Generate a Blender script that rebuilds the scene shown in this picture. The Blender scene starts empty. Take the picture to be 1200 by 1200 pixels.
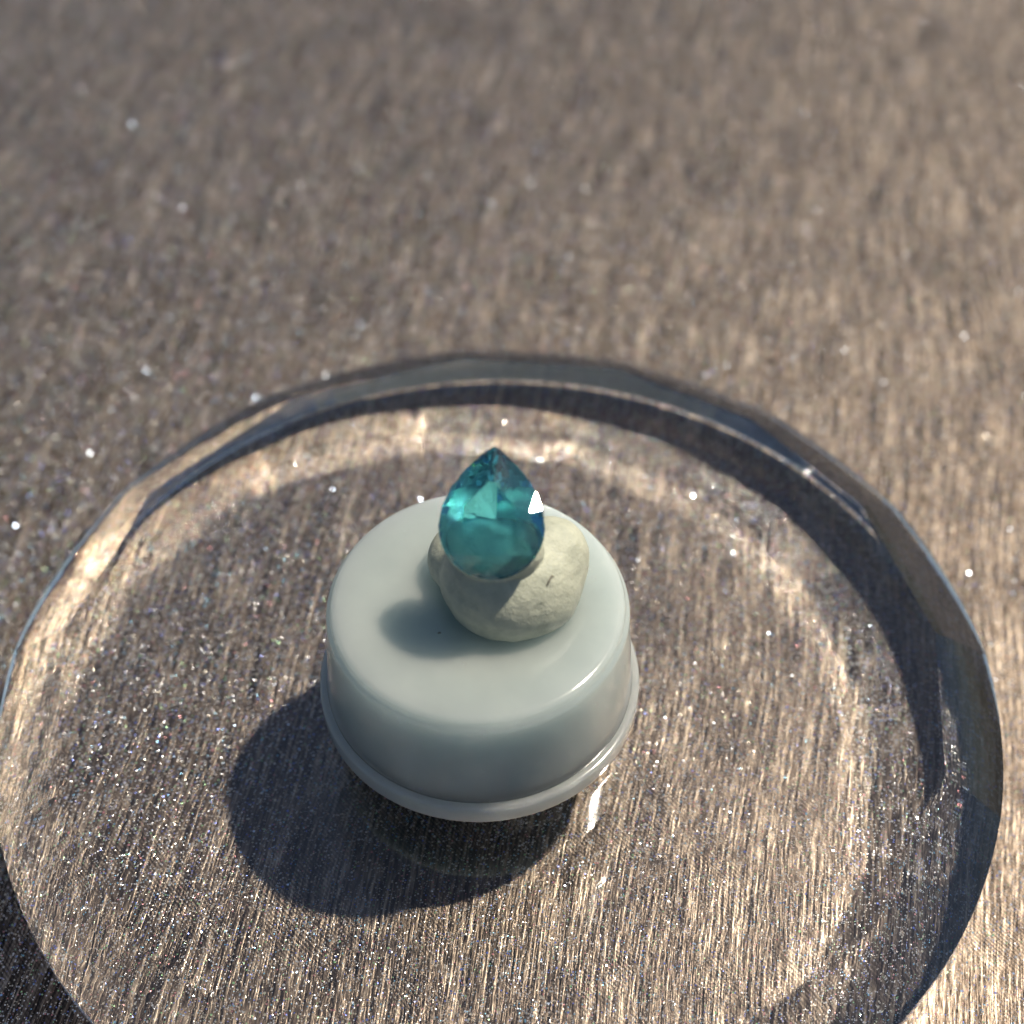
import bpy, bmesh, math, random
from mathutils import Vector, Matrix, noise
random.seed(7)
scene = bpy.context.scene
COL = scene.collection
# one Blender unit is one centimetre
scene.unit_settings.system = 'METRIC'
scene.unit_settings.scale_length = 0.01

# ------------------------------------------------------------------ camera
ZG = 0.80                 # height of the glass disc's girdle above the fabric
ZT = ZG + 0.30            # height of its flat top
ELEV = math.radians(48.486)
HC = 9.1478
cam_d = bpy.data.cameras.new("camera")
cam = bpy.data.objects.new("camera", cam_d)
COL.objects.link(cam)
cam.location = (0.0833, -HC / math.tan(ELEV) + 1.552, HC + ZG)
cam.rotation_euler = (math.radians(90) - ELEV, 0, 0)
cam_d.sensor_width = 36
cam_d.lens = 60.0
cam_d.clip_start = 0.1
cam_d.clip_end = 500
cam_d.dof.use_dof = True
cam_d.dof.focus_distance = 10.35
cam_d.dof.aperture_fstop = 0.27
scene.camera = cam

# ------------------------------------------------------------------ light
SUN_EL, SUN_AZ = math.radians(61), math.radians(64)      # azimuth clockwise from +Y
w = bpy.data.worlds.new("World")
scene.world = w
w.use_nodes = True
wn = w.node_tree
bg = wn.nodes["Background"]
sky = wn.nodes.new("ShaderNodeTexSky")
sky.sky_type = 'NISHITA'
sky.sun_disc = False
sky.sun_elevation = SUN_EL
sky.sun_rotation = SUN_AZ
wn.links.new(sky.outputs[0], bg.inputs[0])
bg.inputs[1].default_value = 0.055
sun_d = bpy.data.lights.new("sun", 'SUN')
sun_d.energy = 5.0
sun_d.angle = math.radians(2.0)
sun_d.color = (1.0, 0.91, 0.77)
sun = bpy.data.objects.new("sun", sun_d)
COL.objects.link(sun)
sd = Vector((math.cos(SUN_EL) * math.sin(SUN_AZ), math.cos(SUN_EL) * math.cos(SUN_AZ), math.sin(SUN_EL)))
sun.rotation_euler = sd.to_track_quat('Z', 'Y').to_euler()
sun.location = sd * 40

scene.view_settings.view_transform = 'Standard'
scene.view_settings.look = 'None'
scene.view_settings.exposure = 0.28
scene.view_settings.gamma = 1.0
cy = scene.cycles
cy.max_bounces = 16
cy.transmission_bounces = 14
cy.glossy_bounces = 10
cy.diffuse_bounces = 4
cy.caustics_reflective = True
cy.caustics_refractive = True
cy.blur_glossy = 0.0
cy.use_guiding = True          # finds the sunlight that reaches the fabric through the glass
cy.guiding_training_samples = 128
cy.sample_clamp_indirect = 0.0
cy.use_denoising = True

# ------------------------------------------------------------------ helpers
def tag(o, label=None, cat=None, group=None, kind=None):
    for k, v in (("label", label), ("category", cat), ("group", group), ("kind", kind)):
        if v:
            o[k] = v
    return o

def mesh_obj(name, verts, faces, mat, parent=None, smooth=False):
    me = bpy.data.meshes.new(name)
    me.from_pydata([tuple(v) for v in verts], [], faces)
    me.materials.append(mat)
    if smooth:
        for p in me.polygons:
            p.use_smooth = True
    me.update()
    o = bpy.data.objects.new(name, me)
    COL.objects.link(o)
    if parent:
        o.parent = parent
    return o

def fix_normals(o):
    bm = bmesh.new()
    bm.from_mesh(o.data)
    bmesh.ops.recalc_face_normals(bm, faces=bm.faces)
    bm.to_mesh(o.data)
    bm.free()

class N:
    """small node-tree builder"""
    def __init__(s, name):
        s.m = bpy.data.materials.new(name)
        s.m.use_nodes = True
        s.t = s.m.node_tree
        s.t.nodes.clear()
        s.out = s.n("ShaderNodeOutputMaterial")
    def n(s, typ, ins=None, **kw):
        nd = s.t.nodes.new(typ)
        for k, v in kw.items():
            setattr(nd, k, v)
        for k, v in (ins or {}).items():
            s.set(nd.inputs[k], v)
        return nd
    def set(s, sock, v):
        if isinstance(v, bpy.types.NodeSocket):
            s.t.links.new(v, sock)
        else:
            sock.default_value = v
    def math(s, op, a, b=0.0, c=None, clamp=False):
        nd = s.n("ShaderNodeMath", operation=op, use_clamp=clamp)
        s.set(nd.inputs[0], a); s.set(nd.inputs[1], b)
        if c is not None:
            s.set(nd.inputs[2], c)
        return nd.outputs[0]
    def ramp(s, fac, stops, interp='LINEAR'):
        nd = s.n("ShaderNodeValToRGB")
        cr = nd.color_ramp
        cr.interpolation = interp
        while len(cr.elements) > 1:
            cr.elements.remove(cr.elements[-1])
        cr.elements[0].position, cr.elements[0].color = stops[0][0], stops[0][1]
        for p, c in stops[1:]:
            cr.elements.new(p).color = c
        s.set(nd.inputs[0], fac)
        return nd.outputs[0]
    def mix(s, fac, a, b, blend='MIX'):
        nd = s.n("ShaderNodeMix", data_type='RGBA', blend_type=blend)
        s.set(nd.inputs[0], fac); s.set(nd.inputs[6], a); s.set(nd.inputs[7], b)
        return nd.outputs[2]

def g(v): return (v, v, v, 1)

# ------------------------------------------------------------------ materials
def fabric_material():
    b = N("glitter_lame_fabric")
    tc = b.n("ShaderNodeTexCoord")
    rot = b.n("ShaderNodeMapping", {0: tc.outputs["Object"]})
    rot.inputs["Rotation"].default_value = (0, 0, math.radians(9.0))   # threads run away to the right
    wob = b.n("ShaderNodeTexNoise", {"Vector": rot.outputs[0], "Scale": 0.35, "Detail": 1.0})
    wv = b.n("ShaderNodeVectorMath", {0: wob.outputs["Color"], 1: (0.5, 0.5, 0.5)}, operation='SUBTRACT')
    wv2 = b.n("ShaderNodeVectorMath", {0: wv.outputs[0], 1: (0.35, 0.0, 0.0)}, operation='MULTIPLY')
    P = b.n("ShaderNodeVectorMath", {0: rot.outputs[0], 1: wv2.outputs[0]}, operation='ADD').outputs[0]
    def stretched(sx, sy, detail=2.0, off=0.0):
        m = b.n("ShaderNodeMapping", {0: P})
        m.inputs["Scale"].default_value = (sx, sy, 1)
        m.inputs["Location"].default_value = (off, off * 1.7, 0)
        return b.n("ShaderNodeTexNoise", {"Vector": m.outputs[0], "Scale": 1.0, "Detail": detail, "Roughness": 0.6}).outputs["Fac"]
    s1 = stretched(44, 1.4, 3.0, 3.1)       # threads
    s2 = stretched(80, 8.0, 2.0, 9.7)       # finer broken threads
    s3 = stretched(5.0, 0.9, 2.0, 17.3)     # wide bands
    # diagonal weave floats
    sep = b.n("ShaderNodeSeparateXYZ", {0: P})
    ph = b.math('ADD', b.math('MULTIPLY', sep.outputs[0], 170.0), b.math('MULTIPLY', sep.outputs[1], 215.0))
    wv_ = b.math('MULTIPLY', b.math('ADD', b.math('SINE', ph), 1.0), 0.5)
    h = b.math('ADD', b.math('MULTIPLY', s1, 0.55), b.math('MULTIPLY', s2, 0.45))
    h = b.math('ADD', h, b.math('MULTIPLY', b.math('SUBTRACT', s3, 0.5), 0.15))
    s4 = stretched(1.6, 1.2, 2.0, 29.0)     # patches where the weave floats show more strongly
    wamp = b.math('MULTIPLY', b.math('SUBTRACT', s4, 0.42, clamp=True), 0.42)
    h = b.math('ADD', h, b.math('MULTIPLY', b.math('SUBTRACT', wv_, 0.5), wamp))
    col = b.ramp(h, [(0.37, (0.012, 0.010, 0.009, 1)), (0.47, (0.072, 0.053, 0.040, 1)),
                     (0.55, (0.20, 0.153, 0.115, 1)), (0.69, (0.66, 0.54, 0.41, 1))])
    bump = b.n("ShaderNodeBump", {"Height": h, "Strength": 0.6, "Distance": 0.015})
    pr = b.n("ShaderNodeBsdfPrincipled", {"Base Color": col, "Metallic": 0.75, "Roughness": 0.40, "Normal": bump.outputs[0],
             "Anisotropic": 0.5})
    td = b.n("ShaderNodeCombineXYZ", {0: 0.156, 1: 0.988, 2: 0.0})
    b.t.links.new(td.outputs[0], pr.inputs["Tangent"])
    last = pr.outputs[0]
    # glitter: small mirror flecks, each with a tilt of its own, some of them tinted
    for scale, share, smax, spow, tilt, off, rough in ((75.0, 0.62, 0.45, 1.0, 1.2, 0.0, 0.30), (30.0, 0.80, 0.26, 1.5, 1.1, 7.3, 0.28), (6.0, 0.35, 0.05, 0.4, 0.80, 3.7, 0.26)):
        mp = b.n("ShaderNodeMapping", {0: rot.outputs[0]})
        mp.inputs["Location"].default_value = (off, off, 0)
        vor = b.n("ShaderNodeTexVoronoi", {"Vector": mp.outputs[0], "Scale": scale, "Randomness": 1.0}, voronoi_dimensions='2D')
        cell = b.n("ShaderNodeSeparateColor", {0: vor.outputs["Color"]})
        size = b.math('MULTIPLY', b.math('POWER', cell.outputs[1], spow), smax)
        inside = b.math('LESS_THAN', vor.outputs["Distance"], size)
        pick = b.math('GREATER_THAN', cell.outputs[0], share)
        fleck = b.math('MULTIPLY', inside, pick)
        fcol = b.ramp(cell.outputs[2], [(0.0, (0.86, 0.88, 0.95, 1)), (0.45, (0.85, 0.8, 0.7, 1)), (0.72, (0.25, 0.33, 0.95, 1)),
                                        (0.82, (0.3, 0.65, 0.95, 1)), (0.90, (0.9, 0.4, 0.45, 1)), (0.95, (0.5, 0.9, 0.5, 1))], 'CONSTANT')
        if scale < 10:
            fcol = b.ramp(cell.outputs[2], [(0.0, (0.75, 0.84, 0.98, 1)), (0.5, (0.6, 0.75, 0.98, 1)), (0.85, (0.9, 0.86, 0.8, 1))], 'CONSTANT')
        cv = b.n("ShaderNodeVectorMath", {0: vor.outputs["Color"], 1: (0.5, 0.5, 0.5)}, operation='SUBTRACT')
        cv2 = b.n("ShaderNodeVectorMath", {0: cv.outputs[0], 1: (tilt * 1.3, tilt * 1.3, 0.0)}, operation='MULTIPLY')
        cv3 = b.n("ShaderNodeVectorMath", {0: cv2.outputs[0], 1: (0, 0, 1)}, operation='ADD')
        cvn = b.n("ShaderNodeVectorMath", {0: cv3.outputs[0]}, operation='NORMALIZE')
        fl = b.n("ShaderNodeBsdfPrincipled", {"Base Color": fcol, "Metallic": 0.8, "Roughness": rough, "Normal": cvn.outputs[0]})
        last = b.n("ShaderNodeMixShader", {0: fleck, 1: last, 2: fl.outputs[0]}).outputs[0]
    b.t.links.new(last, b.out.inputs[0])
    return b.m

def glass_material():
    b = N("clear_cut_glass")
    pr = b.n("ShaderNodeBsdfPrincipled", {"Base Color": (0.985, 0.99, 0.985, 1), "Roughness": 0.0, "IOR": 1.5, "Transmission Weight": 1.0})
    b.t.links.new(pr.outputs[0], b.out.inputs[0])
    return b.m

def gem_material():
    b = N("teal_gemstone")
    pr = b.n("ShaderNodeBsdfPrincipled", {"Base Color": (0.25, 0.87, 1.0, 1), "Roughness": 0.0, "IOR": 1.70, "Transmission Weight": 1.0})
    va = b.n("ShaderNodeVolumeAbsorption", {"Color": (0.0, 0.50, 0.64, 1), "Density": 1.6})
    b.t.links.new(pr.outputs[0], b.out.inputs[0])
    b.t.links.new(va.outputs[0], b.out.inputs[1])
    return b.m

def plastic_material():
    b = N("milky_plastic")
    tc = b.n("ShaderNodeTexCoord")
    mp = b.n("ShaderNodeMapping", {0: tc.outputs["Object"]})
    mp.inputs["Scale"].default_value = (14, 14, 1.6)
    nz = b.n("ShaderNodeTexNoise", {"Vector": mp.outputs[0], "Scale": 2.2, "Detail": 3.0})
    ro = b.n("ShaderNodeMapRange", {0: nz.outputs["Fac"], 3: 0.07, 4: 0.18})
    n2 = b.n("ShaderNodeTexNoise", {"Vector": tc.outputs["Object"], "Scale": 2.5, "Detail": 3.0})
    col = b.ramp(n2.outputs["Fac"], [(0.3, (0.29, 0.33, 0.315, 1)), (0.7, (0.33, 0.37, 0.35, 1))])
    bm_ = b.n("ShaderNodeBump", {"Height": nz.outputs["Fac"], "Strength": 0.05, "Distance": 0.01})
    pr = b.n("ShaderNodeBsdfPrincipled", {"Base Color": col, "Roughness": ro.outputs[0], "IOR": 1.5, "Normal": bm_.outputs[0],
             "Subsurface Weight": 1.0, "Subsurface Radius": (0.85, 0.95, 1.0), "Subsurface Scale": 1.3})
    b.t.links.new(pr.outputs[0], b.out.inputs[0])
    return b.m

def putty_material():
    b = N("pale_putty")
    tc = b.n("ShaderNodeTexCoord")
    n1 = b.n("ShaderNodeTexNoise", {"Vector": tc.outputs["Object"], "Scale": 9.0, "Detail": 6.0, "Roughness": 0.65})
    n2 = b.n("ShaderNodeTexNoise", {"Vector": tc.outputs["Object"], "Scale": 60.0, "Detail": 3.0})
    col = b.ramp(n1.outputs["Fac"], [(0.3, (0.32, 0.335, 0.265, 1)), (0.52, (0.42, 0.43, 0.335, 1)), (0.72, (0.48, 0.485, 0.38, 1))])
    hh = b.math('ADD', n1.outputs["Fac"], b.math('MULTIPLY', n2.outputs["Fac"], 0.25))
    bm_ = b.n("ShaderNodeBump", {"Height": hh, "Strength": 0.6, "Distance": 0.03})
    pr = b.n("ShaderNodeBsdfPrincipled", {"Base Color": col, "Roughness": 0.55, "Normal": bm_.outputs[0],
             "Subsurface Weight": 0.35, "Subsurface Radius": (1.0, 0.9, 0.6), "Subsurface Scale": 0.05})
    b.t.links.new(pr.outputs[0], b.out.inputs[0])
    return b.m

def fibre_material():
    b = N("dark_lint")
    pr = b.n("ShaderNodeBsdfPrincipled", {"Base Color": (0.14, 0.13, 0.10, 1), "Roughness": 0.8})
    b.t.links.new(pr.outputs[0], b.out.inputs[0])
    return b.m

M_FAB, M_GLASS, M_GEM = fabric_material(), glass_material(), gem_material()
M_PLA, M_PUT, M_LINT = plastic_material(), putty_material(), fibre_material()

# ------------------------------------------------------------------ fabric surface
def build_fabric():
    n, half = 160, 40.0
    vs, fs = [], []
    for j in range(n + 1):
        for i in range(n + 1):
            # finer near the middle
            x = math.copysign(abs(2 * i / n - 1) ** 1.8, 2 * i / n - 1) * half
            y = math.copysign(abs(2 * j / n - 1) ** 1.8, 2 * j / n - 1) * half
            r = math.hypot(x, y)
            k = max(0.0, min(1.0, (r - 3.6) / 3.0))
            z = 0.05 * k * noise.noise(Vector((x * 0.22, y * 0.12, 4.0)))
            vs.append((x, y, z))
    for j in range(n):
        for i in range(n):
            a = j * (n + 1) + i
            fs.append((a, a + 1, a + n + 2, a + n + 1))
    o = mesh_obj("fabric_ground", vs, fs, M_FAB, smooth=True)
    tag(o, "brown glittering striped fabric spread under the glass disc", None, kind="structure")
build_fabric()

# ------------------------------------------------------------------ cut glass disc
R_G, R_T, R_B = 3.25, 2.86, 3.14
VERT_AZ = [-17.5, 4.7, 28.3, 50.2, 72.0, 96.0, 122.0, 149.0, 175.0, 200.5, 224, 247.5, 271, 294.5, 318.5]
def build_disc():
    # facet planes cut the domed shoulder, so facet borders bow towards the round girdle
    n = len(VERT_AZ)
    az = [math.radians(a) for a in VERT_AZ] + [math.radians(VERT_AZ[0] + 360)]
    sub, rings = 10, 6
    top, vs, fs = [], [], []
    ringidx = []
    N_ = n * sub
    Z0 = 0.004
    def poly_r(a, rv, k):
        # radius of the straight chord between two polygon corners
        a0, a1 = az[k], az[k + 1]
        mid, hw = (a0 + a1) / 2, (a1 - a0) / 2
        return rv * math.cos(hw) / math.cos(a - mid)
    def ring(fn):
        idx = []
        for k in range(n):
            for s in range(sub):
                a = az[k] + (az[k + 1] - az[k]) * s / sub
                r, z = fn(a, k, s / sub)
                idx.append(len(vs))
                vs.append((r * math.cos(a), r * math.sin(a), z))
        ringidx.append(idx)
    ring(lambda a, k, t: (poly_r(a, R_T - 0.03, k), ZT))
    ring(lambda a, k, t: (poly_r(a, R_T - 0.006, k), ZT - 0.003))
    for q in range(1, rings + 1):
        u = q / rings
        def fn(a, k, t, u=u):
            c = math.sin(math.pi * t)
            rp = poly_r(a, R_T, k)
            ug = u
            r = rp + (R_G - rp) * ug
            z = ZT - 0.01 - (ZT - ZG - 0.02) * (u ** 1.15) - 0.03 * c * u
            return r, z
        ring(fn)
    ring(lambda a, k, t: (R_G, ZG - 0.06))
    ring(lambda a, k, t: (R_G - 0.012, ZG - 0.09))
    ring(lambda a, k, t: (R_B + 0.03, 0.03))
    ring(lambda a, k, t: (R_B, Z0))
    for a_, b_ in zip(ringidx[:-1], ringidx[1:]):
        for i in range(N_):
            j = (i + 1) % N_
            fs.append((a_[i], b_[i], b_[j], a_[j]))
    fs.append(tuple(ringidx[0]))
    fs.append(tuple(reversed(ringidx[-1])))
    o = mesh_obj("glass_disc", vs, fs, M_GLASS)
    fix_normals(o)
    tag(o, "thick clear glass disc with faceted rim lying on the brown fabric", "glass disc")
    return o
build_disc()

# ------------------------------------------------------------------ plastic cap
CX, CY = -0.12, -0.19
def lathe(name, prof, mat, parent, seg=128):
    vs, fs = [], []
    for r, z in prof:
        for i in range(seg):
            a = 2 * math.pi * i / seg
            vs.append((r * math.cos(a), r * math.sin(a), z))
    for k in range(len(prof) - 1):
        for i in range(seg):
            j = (i + 1) % seg
            fs.append((k * seg + i, k * seg + j, (k + 1) * seg + j, (k + 1) * seg + i))
    fs.append(tuple(range(seg))[::-1])
    fs.append(tuple((len(prof) - 1) * seg + i for i in range(seg)))
    o = mesh_obj(name, vs, fs, mat, parent, smooth=True)
    fix_normals(o)
    for p in o.data.polygons:
        if len(p.vertices) > 8:
            p.use_smooth = False
    return o

cap = bpy.data.objects.new("bottle_cap", None)
COL.objects.link(cap)
cap.location = (CX, CY, ZT + 0.002)
tag(cap, "round milky grey-green plastic cap standing upside down on the glass disc", "cap")
def arc(cx, cz, r, a0, a1, n):
    return [(cx + r * math.cos(math.radians(a0 + (a1 - a0) * i / n)), cz + r * math.sin(math.radians(a0 + (a1 - a0) * i / n))) for i in range(n + 1)]
body = [(0.90, 0.145), (0.955, 0.145), (0.957, 0.17), (0.950, 0.20), (0.944, 0.30), (0.930, 0.50), (0.918, 0.66), (0.912, 0.715)]
body += arc(0.878, 0.790, 0.033, 0, 60, 6) + [(0.884, 0.829)] + arc(0.846, 0.842, 0.036, 10, 84, 6) + [(0.835, 0.8795), (0.76, 0.8808), (0.5, 0.882)]
lathe("cap_body", body, M_PLA, cap)
fl = [(0.86, 0.0)] + arc(0.985, 0.018, 0.018, -90, 0, 4) + [(1.004, 0.08)] + arc(0.982, 0.118, 0.022, 0, 90, 4) + [(0.972, 0.142), (0.90, 0.144)]
lathe("flange", fl, M_PLA, cap)
CAPTOP = ZT + 0.002 + 0.882

# table looks towards the viewer, a little lower than the line of sight
GN = Vector((-0.10, -math.cos(math.radians(47)), math.sin(math.radians(47)))).normalized()
GX = Vector((0, 0, 1)).cross(GN).normalized()
GX = (Matrix.Rotation(math.radians(4), 3, GN) @ GX)
GY = GN.cross(GX)
GEM_LOC = Vector((-0.03, -0.26, CAPTOP + 0.74))
GEM_ROT = Matrix((GX, GY, GN)).transposed()

# ------------------------------------------------------------------ putty
def build_putty():
    root = bpy.data.objects.new("putty_lump", None)
    COL.objects.link(root)
    root.location = (0.085, -0.16, CAPTOP)
    tag(root, "rounded lump of pale greenish putty on the cap holding the gemstone", "putty")
    bm = bmesh.new()
    bmesh.ops.create_icosphere(bm, subdivisions=6, radius=1.0)
    I3 = Matrix.Identity(3)
    def by_gem(p):                          # a spot on the stone, seen from the lump's base
        return GEM_LOC + GEM_ROT @ (Vector(p) * 0.9) - root.location
    # centre, radii, rotation: the last lobe hugs the lower back of the stone
    lobes = [(Vector((0.0, 0.0, 0.16)), Vector((0.425, 0.40, 0.36)), I3),
             (Vector((0.21, 0.10, 0.25)), Vector((0.235, 0.22, 0.24)), I3),
             (Vector((-0.27, 0.20, 0.10)), Vector((0.235, 0.23, 0.21)), I3),
             (by_gem((0.0, -0.15, -0.19)), Vector((0.285, 0.18, 0.17)), GEM_ROT)]
    K = 34.0
    for v in bm.verts:
        d = v.co.normalized()
        acc = 0.0
        for c, s, rm in lobes:
            o_ = rm.transposed() @ (lobes[0][0] - c)
            dd = rm.transposed() @ d
            a = sum((dd[i] / s[i]) ** 2 for i in range(3))
            b_ = 2 * sum(dd[i] * o_[i] / s[i] ** 2 for i in range(3))
            c_ = sum((o_[i] / s[i]) ** 2 for i in range(3)) - 1
            disc = b_ * b_ - 4 * a * c_
            if disc > 0:
                t = (-b_ + math.sqrt(disc)) / (2 * a)
                if t > 0:
                    acc += math.exp(t * K)
        t = math.log(acc) / K
        t *= 1 + 0.035 * noise.noise(d * 1.8 + Vector((3, 1, 7))) + 0.014 * noise.noise(d * 5.0) - 0.02 * math.exp(-((d.x - 0.18 + 0.3 * d.z) / 0.035) ** 2) * max(0.0, d.z - 0.1) 
        p = lobes[0][0] + d * t
        if p.z < 0.03:
            f = (0.03 - p.z)
            p.z = -0.02 + 0.05 * math.exp(-f * 8)
            k = 1.0 - min(0.35, f * 0.55)
            p.x *= k; p.y *= k
        v.co = p
    me = bpy.data.meshes.new("putty_body")
    bm.to_mesh(me); bm.free()
    for p in me.polygons: p.use_smooth = True
    me.materials.append(M_PUT)
    o = bpy.data.objects.new("putty_body", me)
    COL.objects.link(o); o.parent = root
    return root, o
PUTTY, PBODY = build_putty()

# ------------------------------------------------------------------ gemstone
def build_gem():
    a_, up, dn = 0.335, 0.50, 0.335
    def outline(th):                       # th measured from the point of the pear, clockwise
        # parametric: returns unit outline point
        s, c = math.sin(th), math.cos(th)
        if c >= 0:
            t = c ** 1.0
            y = up * (1 - (1 - t) ** 1.25)
            q = y / up
            x = a_ * (1 - q ** 1.95) ** 0.93
            return Vector((math.copysign(x, s) if abs(s) > 1e-6 else 0.0, y))
        return Vector((a_ * s, dn * c))
    n = 32
    G = [outline(2 * math.pi * i / n) for i in range(n)]
    def ringpt(f, i4):                     # i4 in steps of one 32nd of a turn
        return outline(2 * math.pi * i4 / n) * f
    vs, fs = [], []
    def add(p, z):
        vs.append((p.x, p.y, z)); return len(vs) - 1
    zt, zg, hg = 0.13, 0.010, 0.010
    T = [add(ringpt(0.58, 4 * k + 2), zt) for k in range(8)]            # table corners
    Bz = [add(ringpt(0.80, 4 * k), 0.078) for k in range(8)]            # tips of the star facets
    GT = [add(p, zg) for p in G]
    GB = [add(p, -hg) for p in G]
    CC = Vector((0.012, -0.075))
    PL = [add(ringpt(0.46, 4 * k + 2) + CC * 0.54, -0.17 + 0.006 * math.sin(k * 2.6)) for k in range(8)]        # pavilion break
    CU = add(CC, -0.285)
    # one facet by the right shoulder is aimed midway between sun and camera, shaped for a glint
    spot = GEM_LOC + GEM_ROT @ Vector((0.27, 0.153, 0.05)) * 0.9
    hl = GEM_ROT.transposed() @ ((cam.location - spot).normalized() + sd).normalized()
    p6 = Vector(vs[GT[6]])
    def on_facet(x, y):
        return (x, y, p6.z - (hl.x * (x - p6.x) + hl.y * (y - p6.y)) / hl.z)
    vs[GT[7]] = on_facet(G[7].x, G[7].y)
    vs[GT[8]] = (G[8].x, G[8].y, 0.025)
    vs[Bz[2]] = on_facet(0.240, 0.100)
    fs.append(tuple(T))
    for k in range(8):
        g = [GT[(4 * k + q) % n] for q in range(5)]
        tk, tp, b0, b1 = T[k], T[(k - 1) % 8], Bz[k], Bz[(k + 1) % 8]
        fs += [(tp, b0, tk), (tk, b0, g[2]), (tk, g[2], b1)]
        fs += [(b0, g[0], g[1]), (b0, g[1], g[2]), (b1, g[2], g[3]), (b1, g[3], g[4])]
        q_ = [GB[(4 * k + q) % n] for q in range(5)]
        pk, p1 = PL[k], PL[(k + 1) % 8]
        fs += [(q_[0], pk, q_[1]), (q_[1], pk, q_[2]), (q_[2], pk, q_[3]), (q_[3], pk, q_[4])]
        fs += [(pk, p1, q_[4]), (pk, CU, p1)]
    for i in range(n):
        j = (i + 1) % n
        fs.append((GT[i], GB[i], GB[j], GT[j]))
    o = mesh_obj("pear_gemstone", vs, fs, M_GEM)
    fix_normals(o)
    tag(o, "transparent teal blue pear cut gemstone standing point up in the putty", "gemstone")
    return o
GEM = build_gem()
GEM.matrix_world = Matrix.Translation(GEM_LOC) @ GEM_ROT.to_4x4() @ Matrix.Scale(0.90, 4)

# ------------------------------------------------------------------ lint caught in the putty
def tube(name, pts, radii, mat, parent=None, seg=8):
    vs, fs = [], []
    for k, p in enumerate(pts):
        t = (pts[min(k + 1, len(pts) - 1)] - pts[max(k - 1, 0)]).normalized()
        a = t.cross(Vector((0.3, 0.1, 1))).normalized()
        c = t.cross(a)
        for i in range(seg):
            an = 2 * math.pi * i / seg
            vs.append(p + (a * math.cos(an) + c * math.sin(an)) * radii[k])
    for k in range(len(pts) - 1):
        for i in range(seg):
            j = (i + 1) % seg
            fs.append((k * seg + i, k * seg + j, (k + 1) * seg + j, (k + 1) * seg + i))
    fs.append(tuple(range(seg))); fs.append(tuple((len(pts) - 1) * seg + i for i in range(seg)))
    o = mesh_obj(name, vs, fs, mat, parent, smooth=True)
    fix_normals(o)
    return o

bpy.context.view_layer.update()
_me = PBODY.data
def on_putty(x, z):
    """point of the lump's front skin above the given spot (lump coordinates)"""
    best = min((v for v in _me.vertices if v.co.y < 0.25 and v.normal.y < 0.2 and v.normal.z > 0.2), key=lambda v: (v.co.x - x) ** 2 + (v.co.z - z) ** 2)
    return best.co.copy() + best.normal * 0.003
k_ = CAPTOP
pts = [on_putty(0.198, 2.370 - k_), on_putty(0.205, 2.385 - k_), on_putty(0.222, 2.397 - k_), on_putty(0.238, 2.398 - k_)]
tube("dark_lint", pts, [0.003, 0.006, 0.006, 0.002], M_LINT, PUTTY)
speck = tube("dust_speck", [Vector((-0.352, -0.449, k_ + 0.004)), Vector((-0.342, -0.445, k_ + 0.006)), Vector((-0.333, -0.446, k_ + 0.004))], [0.003, 0.006, 0.003], M_LINT)
tag(speck, "tiny dark speck of dust on the cap top in front of the putty", "dust speck")
